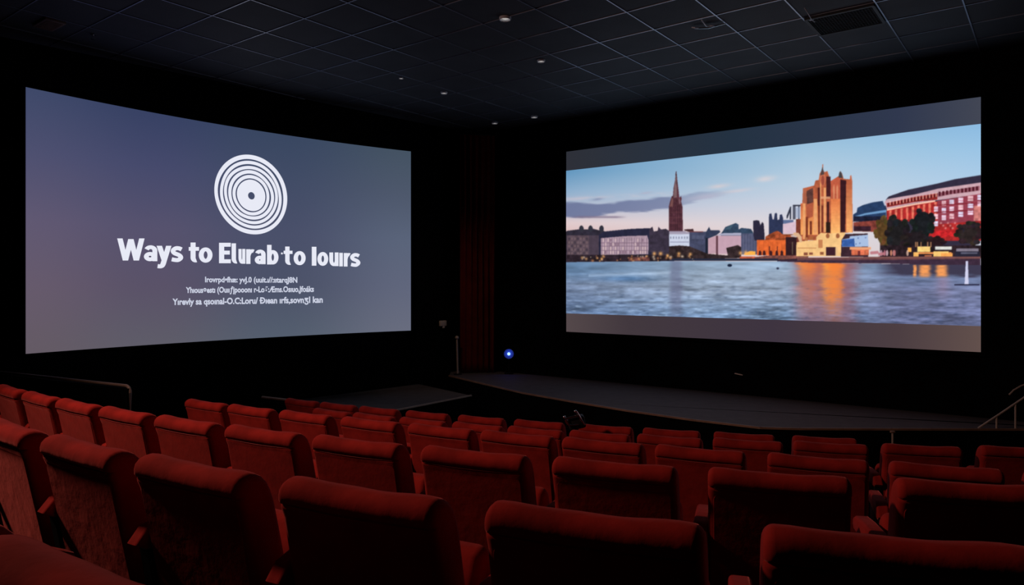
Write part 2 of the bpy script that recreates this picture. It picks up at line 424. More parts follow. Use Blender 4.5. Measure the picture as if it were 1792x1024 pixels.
for k in range(19):
    for j in range(4):
        if random.random() < .45: rect(317 + k * 18.5, 760 + j * 30, 328 + k * 18.5, 782 + j * 30, (205, 178, 182) if random.random() < .6 else (140, 112, 130), T5)
poly([(665, 690), (690, 668), (700, 705), (730, 700), (735, 670), (755, 690), (790, 685), (815, 700), (815, 860), (665, 860)], (58, 50, 66), T5, tex=.25)
rect(50, 880, 815, 930, (44, 34, 42), T5, tex=.5)
# church spire
poly([(813, 705), (812, 520), (822, 480), (835, 440), (843, 442), (848, 380), (860, 320), (864, 258), (870, 256), (876, 320), (886, 400), (892, 455), (904, 440), (909, 460), (905, 480), (915, 520), (918, 705)], (84, 48, 58), T5, tex=.3)
poly([(848, 455), (852, 380), (862, 320), (868, 262), (871, 320), (873, 450)], (118, 92, 96), T5, tex=.2)
poly([(820, 520), (836, 450), (846, 470), (842, 520)], (128, 86, 82), T5, a=.8)
poly([(886, 470), (892, 455), (900, 480), (902, 500), (890, 500)], (150, 120, 125), T5, a=.6)
for x_ in (828, 842, 858, 876, 892, 904): rect(x_, 515, x_ + 4, 700, (50, 26, 36), T5, a=.6)
for y_ in (560, 600, 640): rect(816, y_, 914, y_ + 4, (112, 66, 70), T5, a=.55)
rect(815, 702, 940, 745, (150, 138, 160), T5); rect(815, 738, 945, 815, (205, 212, 232), T5)
# centre (crop 6)
rect(-60, 540, 180, 690, (205, 212, 232), T6, tex=.05)
for k in range(7): rect(-50 + k * 33, 575, -34 + k * 33, 600, (120, 125, 150), T6, a=.7); 
rect(-60, 520, 180, 545, (165, 158, 178), T6); rect(-50, 636, 175, 644, (130, 130, 160), T6, a=.7)
poly([(120, 500), (120, 488), (225, 482), (235, 515), (180, 520)], (70, 45, 50), T6)
rect(180, 515, 400, 800, (68, 72, 98), T6, tex=.18); rect(180, 512, 345, 522, (112, 62, 66), T6)
for k in range(8): rect(215 + k * 18, 560, 225 + k * 18, 605, (98, 104, 132), T6, a=.8)
poly([(365, 590), (380, 520), (415, 458), (435, 500), (540, 500), (550, 520), (500, 560), (400, 600)], (50, 58, 82), T6, tex=.15)
poly([(580, 510), (610, 460), (700, 425), (735, 412), (768, 430), (770, 490), (800, 470), (915, 482), (940, 520), (960, 600), (540, 560)], (52, 70, 94), T6, tex=.2)
poly([(600, 490), (650, 448), (700, 432), (672, 490)], (74, 104, 120), T6, a=.6)
poly([(500, 560), (560, 535), (800, 528), (800, 560)], (170, 170, 195), T6)
poly([(402, 600), (500, 565), (500, 775), (402, 780)], (196, 158, 172), T6, tex=.04)
rect(498, 562, 524, 830, (98, 62, 72), T6); rect(523, 562, 800, 780, (198, 162, 178), T6, tex=.03)
rect(372, 590, 402, 800, (30, 36, 52), T6); rect(800, 535, 990, 790, (80, 84, 112), T6, tex=.12)
for k in range(5): rect(820 + k * 34, 550, 828 + k * 34, 780, (112, 112, 140), T6, a=.6)
poly([(-60, 690), (60, 680), (180, 690), (400, 780), (640, 800), (620, 710), (700, 690), (760, 675), (800, 700), (800, 830), (-60, 850)], (52, 40, 42), T6, tex=.45)
poly([(945, 560), (942, 385), (985, 378), (1015, 385), (1030, 440), (1050, 398), (1068, 420), (1080, 560), (1080, 620), (960, 620)], (44, 40, 60), T6, tex=.12)
poly([(1128, 560), (1132, 305), (1160, 296), (1175, 370), (1190, 370), (1200, 300), (1215, 290), (1228, 300), (1232, 375), (1255, 370), (1262, 312), (1285, 308), (1300, 350), (1300, 560)], (46, 54, 84), T6, tex=.12)
poly([(1340, 360), (1340, 330), (1385, 215), (1395, 215), (1395, 370), (1380, 370), (1378, 290), (1352, 360)], (52, 56, 72), T6)
for x_ in (1415, 1432, 1480): rect(x_, 200, x_ + 14, 370, (58, 62, 80), T6)
rect(1415, 195, 1620, 212, (52, 54, 70), T6); rect(1450, 225, 1502, 350, (150, 165, 195), T6, a=.6)
rect(1300, 375, 1425, 420, (96, 112, 150), T6); poly([(1296, 425), (1450, 395), (1455, 540), (1296, 540)], (218, 190, 205), T6, tex=.05)
rect(1455, 365, 1560, 800, (120, 58, 44), T6, tex=.3)
poly([(1085, 620), (1090, 575), (1130, 550), (1190, 520), (1225, 505), (1260, 520), (1290, 545), (1440, 545), (1440, 620)], (158, 74, 44), T6, tex=.5)
rect(988, 615, 1330, 800, (226, 104, 50), T6, tex=.16)
for k in range(6): rect(1010 + k * 54, 640, 1018 + k * 54, 780, (196, 80, 40), T6, a=.5)
for x_ in (1025, 1075, 1155, 1225, 1285): poly([(x_ - 18, 800), (x_ - 14, 750), (x_, 738), (x_ + 14, 755), (x_ + 18, 800)], (62, 30, 34), T6)
for x_ in (1130, 1225): rect(x_, 690, x_ + 12, 790, (62, 30, 34), T6, a=.8)
rect(1330, 580, 1460, 800, (52, 30, 36), T6, tex=.2); poly([(1385, 560), (1450, 545), (1480, 570), (1460, 585), (1400, 575)], (205, 185, 180), T6)
rect(1405, 640, 1415, 790, (150, 140, 110), T6, a=.6)
poly([(830, 780), (900, 748), (968, 750), (970, 795), (840, 795)], (252, 180, 78), T6); 
rect(780, 812, 970, 850, (196, 92, 62), T6, tex=.4); poly([(960, 820), (1130, 800), (1600, 800), (1600, 850), (960, 850)], (120, 72, 66), T6, tex=.4)
poly([(1230, 850), (1600, 830), (1600, 880), (1240, 870)], (52, 36, 48), T6)
rect(-60, 835, 1240, 862, (38, 42, 62), T6)
# cathedral-like lit building (crop 7)
poly([(160, 770), (180, 305), (205, 300), (280, 280), (292, 235), (322, 230), (330, 175), (350, 140), (355, 90), (360, 90), (362, 140), (372, 160), (400, 150), (420, 210), (430, 240), (480, 208), (500, 195), (505, 165), (515, 150), (530, 170), (545, 220), (600, 225), (604, 190), (614, 190), (620, 235), (628, 700), (560, 705), (400, 770)], (178, 92, 62), T7, tex=.2)
def grad_rect(x0, y0, x1, y1, ct, cb, n=12):
    for k in range(n):
        f_ = k / (n - 1); rect(x0, y0 + (y1 - y0) * k / n, x1, y0 + (y1 - y0) * (k + 1) / n + 1, tuple(lerp(a_, b_, f_) for a_, b_ in zip(ct, cb)), T7, tex=.08)
grad_rect(160, 440, 330, 720, (204, 106, 66), (252, 172, 100)); 
grad_rect(430, 400, 515, 710, (226, 124, 74), (255, 186, 112)); grad_rect(568, 235, 622, 700, (186, 98, 66), (252, 176, 108))
poly([(430, 240), (480, 208), (515, 200), (515, 400), (432, 400)], (192, 92, 66), T7, tex=.1)
for x_ in (452, 482): poly([(x_, 400), (x_ - 4, 300), (x_ + 6, 270), (x_ + 14, 300), (x_ + 12, 400)], (226, 150, 110), T7, a=.8)
poly([(515, 225), (568, 235), (558, 700), (514, 700)], (58, 28, 34), T7, tex=.15)
poly([(213, 330), (270, 300), (272, 430), (215, 450)], (92, 58, 54), T7, tex=.3)
rect(182, 310, 210, 470, (176, 100, 74), T7, tex=.1); poly([(210, 455), (270, 430), (270, 560), (210, 580)], (176, 88, 62), T7, tex=.1)
for (x0, x1, y0, y1, c_) in ((312, 332, 300, 460, (84, 34, 34)), (390, 428, 200, 390, (72, 32, 36)), (395, 414, 425, 610, (70, 32, 34)), (386, 426, 610, 705, (44, 30, 24)), (316, 334, 460, 720, (118, 50, 36)), (206, 226, 560, 770, (128, 56, 38)), (240, 262, 600, 720, (120, 54, 38)), (346, 362, 460, 700, (120, 52, 40))):
    rect(x0, y0, x1, y1, c_, T7, tex=.15)
for (x0, x1, y0, y1) in ((276, 308, 400, 720), (334, 344, 200, 700), (366, 388, 300, 700), (180, 202, 440, 760)):
    rect(x0, y0, x1, y1, (236, 164, 108), T7, tex=.08)
blob(358, 220, 26, 62, (200, 112, 82), T7); blob(358, 235, 14, 45, (156, 74, 60), T7); rect(336, 380, 425, 400, (228, 168, 126), T7, a=.8)
poly([(498, 210), (504, 168), (515, 150), (528, 170), (536, 215)], (72, 66, 70), T7); poly([(336, 190), (346, 145), (355, 112), (366, 150), (372, 180)], (82, 66, 66), T7)
poly([(120, 910), (122, 790), (170, 780), (300, 770), (300, 740), (340, 705), (430, 710), (560, 700), (556, 745), (530, 760), (520, 915), (120, 915)], (246, 198, 134), T7, tex=.08)
for (x0, x1, y0, y1, c_) in ((386, 474, 832, 908, (64, 34, 44)), (240, 268, 738, 772, (170, 100, 60)), (196, 222, 745, 776, (180, 110, 70)), (332, 366, 875, 902, (150, 90, 60)), (186, 222, 880, 906, (140, 80, 60)), (236, 270, 880, 902, (140, 80, 60)), (130, 300, 838, 846, (200, 140, 90)), (470, 490, 835, 912, (232, 190, 140)), (318, 356, 765, 840, (200, 130, 84))):
    rect(x0, y0, x1, y1, c_, T7)
for x_ in (402, 492): blob(x_, 732, 17, 22, (160, 96, 62), T7)
blob(70, 780, 105, 70, (120, 72, 58), T7, a=.0)
poly([(100, 700), (140, 705), (168, 740), (172, 790), (150, 790), (130, 740), (90, 722)], (222, 178, 140), T7)
# right of it
poly([(520, 920), (525, 770), (560, 715), (760, 710), (765, 920)], (62, 40, 50), T7, tex=.2)
poly([(528, 830), (530, 765), (600, 752), (600, 735), (762, 722), (768, 828)], (170, 192, 226), T7); poly([(528, 828), (532, 768), (640, 755), (645, 828)], (58, 96, 168), T7, tex=.2)
for x_, y_ in ((668, 745), (650, 800), (684, 792), (735, 742)): rect(x_, y_, x_ + 12, y_ + 12, (110, 130, 180), T7)
rect(600, 832, 790, 856, (238, 164, 120), T7); rect(615, 856, 770, 905, (214, 110, 78), T7, tex=.3); rect(670, 866, 694, 905, (120, 50, 50), T7)
poly([(630, 600), (630, 540), (662, 520), (668, 480), (720, 455), (800, 432), (895, 418), (912, 460), (925, 460), (925, 600)], (40, 62, 98), T7, tex=.15)
poly([(632, 560), (740, 528), (925, 498), (925, 520), (740, 545), (640, 570)], (112, 156, 200), T7); rect(630, 555, 925, 605, (30, 34, 56), T7, tex=.4)
poly([(632, 610), (925, 585), (925, 700), (632, 690)], (132, 62, 54), T7, tex=.35); rect(632, 645, 790, 690, (56, 32, 44), T7, tex=.3)
# red block (crop 8)
poly([(55, 470), (50, 290), (75, 262), (240, 205), (500, 150), (640, 115), (872, 78), (872, 500), (800, 700), (55, 700)], (52, 46, 66), T8, tex=.1)
poly([(40, 310), (60, 285), (300, 245), (500, 195), (870, 142), (868, 240), (560, 285), (300, 320), (58, 372)], (206, 168, 178), T8, tex=.08)
poly([(56, 320), (300, 265), (490, 235), (490, 290), (300, 310), (60, 355)], (150, 46, 44), T8, tex=.4)
poly([(490, 235), (640, 205), (850, 172), (850, 212), (600, 245), (495, 268)], (150, 92, 106), T8, tex=.2)
for k in range(11): rect(500 + k * 32, 222 - k * 4.6, 516 + k * 32, 258 - k * 4.6, (76, 22, 34), T8)
for k in range(15): poly([(66 + k * 28, 318 - k * 5), (80 + k * 28, 314 - k * 5), (80 + k * 28, 342 - k * 5), (70 + k * 28, 345 - k * 5)], (74, 20, 26), T8, a=.85); 
for k in range(15): rect(84 + k * 28, 300 - k * 5, 90 + k * 28, 336 - k * 5, (255, 215, 190), T8, a=.8)
poly([(58, 372), (300, 322), (470, 296), (470, 312), (300, 338), (58, 388)], (255, 205, 180), T8)
poly([(58, 385), (300, 335), (470, 308), (868, 250), (862, 640), (440, 640), (300, 480), (60, 465)], (170, 42, 42), T8, tex=.25)
poly([(490, 300), (868, 238), (866, 470), (490, 500)], (150, 62, 78), T8, tex=.15)
for k in range(9): poly([(78 + k * 48, 385 - k * 9), (98 + k * 48, 380 - k * 9), (96 + k * 48, 460), (80 + k * 48, 460)], (245, 140, 112), T8, a=.8, tex=.2)
for k, (xa, ys_, n_) in enumerate(((460, 345, 3), (527, 295, 3), (592, 285, 3), (667, 270, 3), (748, 255, 3), (830, 245, 2))):
    w_ = 34 + k * 3
    for j in range(n_):
        y_ = ys_ + j * (62 - k); rect(xa, y_ + 4, xa + w_, y_ + 48, [(235, 205, 225), (240, 190, 200), (225, 215, 240)][(k + j) % 3], T8, tex=.2)
        rect(xa, y_ + 26, xa + w_, y_ + 30, (150, 50, 62), T8, a=.6)
for y_ in (325, 385): poly([(460, y_ + 10), (868, y_ - 12), (868, y_ - 6), (460, y_ + 18)], (128, 30, 42), T8)
rect(800, 340, 866, 470, (232, 160, 142), T8, a=.6, tex=.3)
poly([(440, 600), (470, 560), (640, 540), (650, 600), (520, 612), (440, 615)], (196, 38, 42), T8, tex=.4)
for k in range(8): glow(1540 + (520 + 20 * k) * .205, 290 + (490 + 22 * (k % 3)) * .205, 1.6, (255, 200, 190), .7)
rect(0, 450, 60, 790, (88, 58, 38), T8, tex=.4)
def tree(cx_, cy_, rx, ry, col, tr, n=26, seed=1):
    r = random.Random(seed)
    blob(cx_, cy_, rx * .8, ry * .85, col, tr, tex=.3)
    for k in range(n):
        a_ = r.random() * 2 * PI; q = .6 + .35 * r.random(); blob(cx_ + rx * q * math.cos(a_), cy_ + ry * q * math.sin(a_), rx * .24, ry * .2, tuple(c * (.85 + .3 * r.random()) for c in col), tr, tex=.35)
tree(30, 560, 75, 130, (92, 66, 36), T8, seed=2); tree(140, 580, 105, 150, (34, 32, 34), T8, seed=3); tree(365, 500, 105, 130, (28, 30, 34), T8, seed=4)
tree(760, 580, 125, 100, (44, 36, 36), T8, seed=5); tree(470, 660, 90, 60, (42, 26, 30), T8, seed=6); tree(300, 640, 120, 90, (34, 28, 32), T8, seed=7)
rect(0, 680, 865, 790, (42, 30, 36), T8, tex=.5)
for (x0, x1, y0, y1, c_) in ((236, 268, 700, 736, (252, 176, 84)), (320, 430, 690, 735, (255, 214, 128)), (285, 330, 738, 775, (255, 190, 104)), (330, 610, 738, 752, (240, 150, 84)), (470, 612, 690, 716, (226, 226, 220)), (455, 585, 732, 778, (255, 206, 120)), (520, 620, 745, 782, (250, 170, 88)), (380, 440, 762, 782, (190, 110, 76)), (650, 840, 706, 730, (130, 122, 138)), (640, 850, 730, 775, (40, 38, 54)), (690, 830, 738, 752, (92, 92, 112))):
    rect(x0, y0, x1, y1, c_, T8, tex=.1)
for x_ in (300, 315, 345, 402, 430): rect(x_, 650, x_ + 9, 695, (226, 160, 110), T8, a=.7)
for x_, c_ in ((10, (210, 170, 190)), (40, (190, 110, 130)), (60, (230, 190, 200)), (118, (220, 150, 150)), (125, (190, 110, 110)), (95, (230, 150, 120)), (235, (230, 190, 170))): blob(x_, 745, 10, 26, c_, T8, a=.8)
for x_ in range(790, 920, 12): blob(x_, 880 + (x_ * 7) % 17, 8, 15, [(230, 200, 200), (190, 120, 130), (60, 40, 60)][x_ % 3], T7, a=.9)
# quay
poly([(1395, 452), (1550, 449), (1716, 449), (1716, 457), (1560, 458), (1395, 458)], (104, 66, 70), tex=.15)
poly([(1360, 456), (1550, 455), (1716, 453), (1716, 466), (1550, 461), (1360, 460)], (62, 44, 62), tex=.15); rect(1395, 450.5, 1716, 451.5, (166, 112, 98), a=.8)
rng2 = random.Random(9)
for k in range(46):
    x_ = 1000 + rng2.random() * 215; glow(x_, 448 + rng2.random() * 9, .9 + rng2.random() * 1.5, [(255, 190, 120), (230, 150, 90), (245, 220, 190)][k % 3], .65)
for x_, y_, r_ in ((1145, 444, 3), (1156, 444, 3.2), (1168, 447, 2.2), (1188, 444, 2.6), (1208, 445, 2.6), (1296, 443, 3), (1305, 442, 3), (1053, 453, 2.2), (1105, 453, 2.2), (1118, 453, 2)): glow(x_, y_, r_, (255, 186, 110), .85)
rect(1100, 450, 1137, 457, (160, 92, 78), a=.5, tex=.6)
# water
yw = np.interp(gx, [985, 1180, 1360, 1420, 1560, 1716], [459, 457, 457.5, 460, 462, 464])
wm = gy > yw
a_ = vnoise(34, 4.5, 31, 4); b_ = vnoise(90, 12, 33, 3); c_ = vnoise(13, 3.0, 35, 3)
dep = np.clip((gy - 457) / 95, 0, 1)
WL = ramp(gy, [457, 475, 500, 555], [(120, 156, 196), (110, 142, 180), (130, 148, 180), (98, 122, 160)])
WC = ramp(gy, [457, 480, 510, 555], [(162, 188, 216), (168, 188, 212), (166, 184, 210), (126, 156, 194)])
WR = ramp(gy, [457, 480, 510, 565], [(122, 146, 186), (128, 148, 190), (122, 130, 168), (112, 120, 160)])
tt = np.clip((gx - 1010) / 220, 0, 1)[..., None]; t3 = np.clip((gx - 1380) / 200, 0, 1)[..., None]
wat = lerp(lerp(WL, WC, tt), WR, t3)
wat = wat * (1 + (a_ - .5)[..., None] * (.22 + .62 * dep[..., None]) + (b_ - .5)[..., None] * .30 + (c_ - .5)[..., None] * .50 * dep[..., None])
band = np.exp(-((gy - 478 + .035 * (gx - 1150)) / 2.5) ** 2) * (gx < 1175) * (gx > 1030); wat = wat + band[..., None] * 34
band = np.exp(-((gy - 488) / 5) ** 2) * np.exp(-((gx - 1100) / 45) ** 2); wat = wat - band[..., None] * np.array([45, 30, 15])
wat = wat * .92
def wover(col, m):
    global wat
    m = np.clip(m, 0, 1)[..., None]; wat = wat * (1 - m) + np.array(col, float) * m
jit = (a_ - .5) * 16
wover((108, 112, 142), .72 * np.exp(-((gx - 1183 + jit * .4) / 11) ** 4) * np.interp(gy, [457, 520, 555], [.8, .9, .4]))
sil = np.exp(-((gx - 1445 + jit) / 54) ** 6) * np.interp(gy, [457, 500, 555], [1, .85, .55])
wover((158, 88, 92), sil * .85)
for cx_, w_, c2, s_ in ((1412, 15, (250, 140, 66), .9), (1455, 17, (255, 156, 66), 1.), (1425, 16, (226, 116, 66), .6), (1462, 14, (246, 130, 60), .9)):
    wover(c2, s_ * np.exp(-((gx - cx_ + jit) / w_) ** 4) * np.interp(gy, [457, 466, 485, 493, 520, 532, 555], [1, 1, .55, .75, .6, .3, .1] if cx_ > 1430 else [1, .95, .4, .25, .18, .1, .0]) * np.clip(1.7 - 1.5 * c_ * (.4 + dep), .2, 1))
wover((58, 52, 72), np.clip((gx - 1525 + 40 * (b_ - .5)) / 40, 0, 1) * np.clip((485 + 10 * (a_ - .5) + (gx - 1600) * .02 - gy) / 6, 0, 1) * .92)
for cx_, w_ in ((1601, 3), (1618, 10), (1648, 10)):
    wover((250, 160, 92), np.exp(-((gx - cx_ + jit * .3) / w_) ** 4) * np.clip((487 - gy) / 5, 0, 1) * np.clip((gy - 463) / 2, 0, 1) * np.clip(1.5 - c_, .3, 1))
wover((190, 140, 165), .35 * np.exp(-((gx - 1650) / 12) ** 2) * (gy > 486) * np.clip((530 - gy) / 30, 0, 1))
dk = np.clip((.36 - c_) * 7, 0, 1) * dep; wover((64, 84, 124), dk * .35)
lt = np.clip((c_ - .66) * 6, 0, 1) * dep; wover((178, 200, 224), lt * .5 * (gx < 1400))
img = np.where(wm[..., None], wat, img)
blob(1277, 464.5, 4, 2.6, (24, 34, 58)); blob(1361, 469.8, 2.6, 2, (52, 56, 80))
poly([(1688, 498), (1690, 462), (1690, 457), (1694, 457), (1694, 463), (1695, 498)], (212, 212, 240)); rect(1670, 497.5, 1714, 499.3, (26, 22, 46))
img = np.clip(img, 0, 255)
def blur(a, sg):
    k = np.arange(-4, 5); w_ = np.exp(-k ** 2 / (2 * sg * sg)); w_ /= w_.sum()
    for ax_ in (0, 1):
        a = sum(w_[i] * np.roll(a, int(k[i]), ax_) for i in range(9))
    return a
img = blur(img, 1.15)

def place_right(px, py, off):        # a pixel onto the right screen plane, off metres before the wall
    o_ = C0 + NR * off; k = (px - HX) / F
    t_ = (k * o_.y - o_.x) / (DR.x - k * DR.y); P = o_ + DR * t_
    return P
oR = .06
PA = place_right(991, 0, oR); PB = place_right(1716.5, 0, oR)
zt = ZC + .5 * ((HY - 267.5) / F * PA.y + (HY - 167) / F * PB.y); zb = ZC - .5 * ((582 - HY) / F * PA.y + (614.5 - HY) / F * PB.y)
zpt = ZC + .5 * ((HY - 300) / F * PA.y + (HY - 215.5) / F * PB.y); zpb = ZC - .5 * ((550.5 - HY) / F * PA.y + (568 - HY) / F * PB.y)
def grid_mesh(name, P, Z, nx, ny, colfn, mat, parent, attr='picture'):
    """P(s) plan curve, Z pair; vertices carry the colour of the projected light"""
    s = np.linspace(0, 1, nx + 1); plan = np.array([[*P(v)][:2] for v in s]); z = np.linspace(Z[0], Z[1], ny + 1)
    X = np.repeat(plan[:, 0][None], ny + 1, 0); Y = np.repeat(plan[:, 1][None], ny + 1, 0); Zz = np.repeat(z[:, None], nx + 1, 1)
    co = np.stack([X, Y, Zz], -1).reshape(-1, 3).astype(np.float32)
    i = np.arange((ny) * (nx)); r, c = i // nx, i % nx; b = r * (nx + 1) + c
    quads = np.stack([b, b + 1, b + nx + 2, b + nx + 1], -1).astype(np.int32)
    me = bpy.data.meshes.new(name); me.vertices.add(len(co)); me.vertices.foreach_set('co', co.ravel())
    me.loops.add(quads.size); me.loops.foreach_set('vertex_index', quads.ravel())
    me.polygons.add(len(quads)); me.polygons.foreach_set('loop_start', np.arange(0, quads.size, 4, dtype=np.int32))
    me.update(calc_edges=True)
    px = HX + F * X / Y; py = HY - F * (Zz - ZC) / Y
    rgb = s2l(colfn(px, py)).reshape(-1, 3)
    ca = me.color_attributes.new(attr, 'FLOAT_COLOR', 'POINT')
    ca.data.foreach_set('color', np.concatenate([rgb, np.ones((len(rgb), 1))], -1).astype(np.float32).ravel())
    return link(name, me, mat, parent)
def sample(px, py):
    fx = ((px - XR0) * SS - .5).clip(0, Wp - 2.001); fy = ((py - YR0) * SS - .5).clip(0, Hp - 2.001)
    ix = fx.astype(int); iy = fy.astype(int); tx = (fx - ix)[..., None]; ty = (fy - iy)[..., None]
    return img[iy, ix] * (1 - tx) * (1 - ty) + img[iy, ix + 1] * tx * (1 - ty) + img[iy + 1, ix] * (1 - tx) * ty + img[iy + 1, ix + 1] * tx * ty
def bars(px, py):
    u_ = np.clip((px - 991) / 725, 0, 1); top_ = ramp(u_, [0, .4, .8, 1], [(46, 48, 56), (36, 50, 66), (48, 56, 78), (66, 70, 84)])
    bot_ = ramp(u_, [0, .15, .5, .8, 1], [(84, 72, 74), (66, 56, 62), (62, 52, 64), (76, 62, 66), (98, 80, 76)])
    return np.where((py < 430)[..., None], top_, bot_)
MP = emitter('projected_light', attr='picture')
rs = empty('projection_screen', ((PA.x + PB.x) / 2, (PA.y + PB.y) / 2, zb))
def sub(o, root): o.matrix_parent_inverse = Matrix.Translation(-Vector(root.location)); return o
n_ = NR * .004
sub(grid_mesh('screen_fabric', lambda v: PA.lerp(PB, v), (zb, zt), 60, 30, bars, MP, rs), rs)
sub(grid_mesh('projected_picture', lambda v: (PA + n_).lerp(PB + n_, v), (zpb, zpt), 900, 330, sample, MP, rs), rs)
tag(rs, 'right-hand cinema screen showing a waterfront city at dusk', 'screen')
def frame_box(bm, a, b, z0, z1, n, th=.05, dp=.05):
    d = (b - a).normalized(); rot = Matrix.Rotation(math.atan2(d.y, d.x), 3, 'Z'); L = (b - a).length; m = (a + b) / 2 - n * dp / 2
    for zz in (z0 - th / 2, z1 + th / 2): box(bm, Vector((m.x, m.y, zz)), (L + 2 * th, dp, th), rot)
    for e, s_ in ((a, -1), (b, 1)):
        q = e + d * s_ * th / 2 - n * dp / 2; box(bm, Vector((q.x, q.y, (z0 + z1) / 2)), (th, dp, z1 - z0), rot)
bm = bmesh.new(); frame_box(bm, PA, PB, zb, zt, NR, dp=.055); sub(ob('frame', bm, M['wall'], rs, smooth=False), rs)

# ------------------------------------------------------------------ left screen, gently curved
oL = .40
def place_left(px, off):
    o_ = C0 + NL * off; k = (px - HX) / F
    t_ = (k * o_.y - o_.x) / (DL.x - k * DL.y); return o_ + DL * t_
LA = place_left(45, oL); LB = place_left(719, oL); SAG = .30
def PLs(v, off=0.0):
    p = LA.lerp(LB, v); return p - NL * (SAG * 4 * v * (1 - v)) + NL * off
ltz = ZC + .5 * ((HY - 151) / F * LA.y + (HY - 266) / F * LB.y); lbz = ZC - .5 * ((618 - HY) / F * LA.y + (579.5 - HY) / F * LB.y)
def leftcol(px, py):
    u_ = np.clip((px - 45) / 675, 0, 1)[..., None]; v_ = np.clip((py - 150 - 115 * u_[..., 0]) / (467 - 154 * u_[..., 0]), 0, 1)[..., None]
    rows_ = np.array([[(62, 72, 104), (54, 64, 98), (56, 70, 96), (68, 82, 98)],
                      [(78, 80, 112), (70, 74, 108), (66, 76, 102), (78, 88, 108)],
                      [(96, 88, 114), (86, 82, 110), (74, 80, 106), (90, 100, 122)],
                      [(102, 90, 108), (90, 82, 104), (76, 82, 104), (96, 102, 124)],
                      [(100, 90, 100), (94, 92, 104), (84, 94, 110), (104, 108, 126)]], float)
    g_u = u_[..., 0] * 3; g_v = v_[..., 0] * 4; iu = g_u.astype(int).clip(0, 2); iv = g_v.astype(int).clip(0, 3)
    tu = (g_u - iu)[..., None]; tv = (g_v - iv)[..., None]; tu = tu * tu * (3 - 2 * tu)
    return rows_[iv, iu] * (1 - tu) * (1 - tv) + rows_[iv, iu + 1] * tu * (1 - tv) + rows_[iv + 1, iu] * (1 - tu) * tv + rows_[iv + 1, iu + 1] * tu * tv
ls = empty('projection_screen', ((LA.x + LB.x) / 2, (LA.y + LB.y) / 2, lbz))
sub(grid_mesh('screen_fabric', lambda v: PLs(v), (lbz, ltz), 80, 50, leftcol, MP, ls), ls)
tag(ls, 'curved left-hand cinema screen with a white disc emblem and heading text', 'screen')
sS = np.linspace(0, 1, 2001); pp = np.array([[*PLs(v)][:2] for v in sS]); pxs = HX + F * pp[:, 0] / pp[:, 1]
def on_left(px, py, off):
    v = float(np.interp(px, pxs, sS)); p = PLs(v, 0); z = ZC - (py - HY) / F * p.y
    q = PLs(v, off); return Vector((q.x, q.y, z))
MW = emitter('projected_white', (232, 234, 246)); MT = emitter('projected_caption', (205, 210, 228))
# disc
bm = bmesh.new()
def ring_bm(r0, r1, seed, cx=438.5, cy=340.5, amp=.006, off=.006):
    n = 96; r = random.Random(seed); ph = [r.random() * 6 for _ in range(4)]
    def pt(rr, a):
        rr = rr * (1 + amp * (math.sin(2 * a + ph[0]) + math.sin(3 * a + ph[1]) + .6 * math.sin(5 * a + ph[2]))) if rr < .95 else rr
        f_ = 1 - rr; return on_left(cx + 1.2 * f_ + 63.8 * rr * math.cos(a), cy + 2.5 * f_ + 69.8 * rr * math.sin(a + .115), off)
    A_ = [bm.verts.new(pt(r0, 2 * PI * k / n)) for k in range(n)]; B_ = [bm.verts.new(pt(r1, 2 * PI * k / n)) for k in range(n)]
    for k in range(n): bm.faces.new((A_[k], A_[(k + 1) % n], B_[(k + 1) % n], B_[k]))
for r0, r1, s_ in ((.895, 1.0, 1), (.768, .848, 2), (.658, .735, 3), (.540, .625, 4), (.425, .507, 5), (.092, .392, 6)): ring_bm(r0, r1, s_)
sub(ob('disc_emblem', bm, MW, ls, smooth=False), ls)['label'] = 'white ringed disc emblem'
def text_mesh(bm, s, x0, x1, base0, base1, cap0, cap1, bold=.0, off=.006, ref='H'):
    cu = bpy.data.curves.new('t', 'FONT'); cu.body = s; cu.offset = bold; cu.resolution_u = 3
    o_ = bpy.data.objects.new('t', cu); COL.objects.link(o_); bpy.context.view_layer.update()
    dg = bpy.context.evaluated_depsgraph_get(); me = bpy.data.meshes.new_from_object(o_.evaluated_get(dg))
    xs = [v.co.x for v in me.vertices]; a, b = min(xs), max(xs); H = .729 + bold
    base = len(bm.verts); vs = []
    for v in me.vertices:
        f_ = (v.co.x - a) / (b - a); px = lerp(x0, x1, f_); py = lerp(base0, base1, f_) - (v.co.y + bold) / (H + bold) * lerp(cap0, cap1, f_)
        vs.append(bm.verts.new(on_left(px, py, off)))
    for p in me.polygons:
        try: bm.faces.new([vs[i] for i in p.vertices])
        except ValueError: pass
    bpy.data.objects.remove(o_); bpy.data.curves.remove(cu); bpy.data.meshes.remove(me)
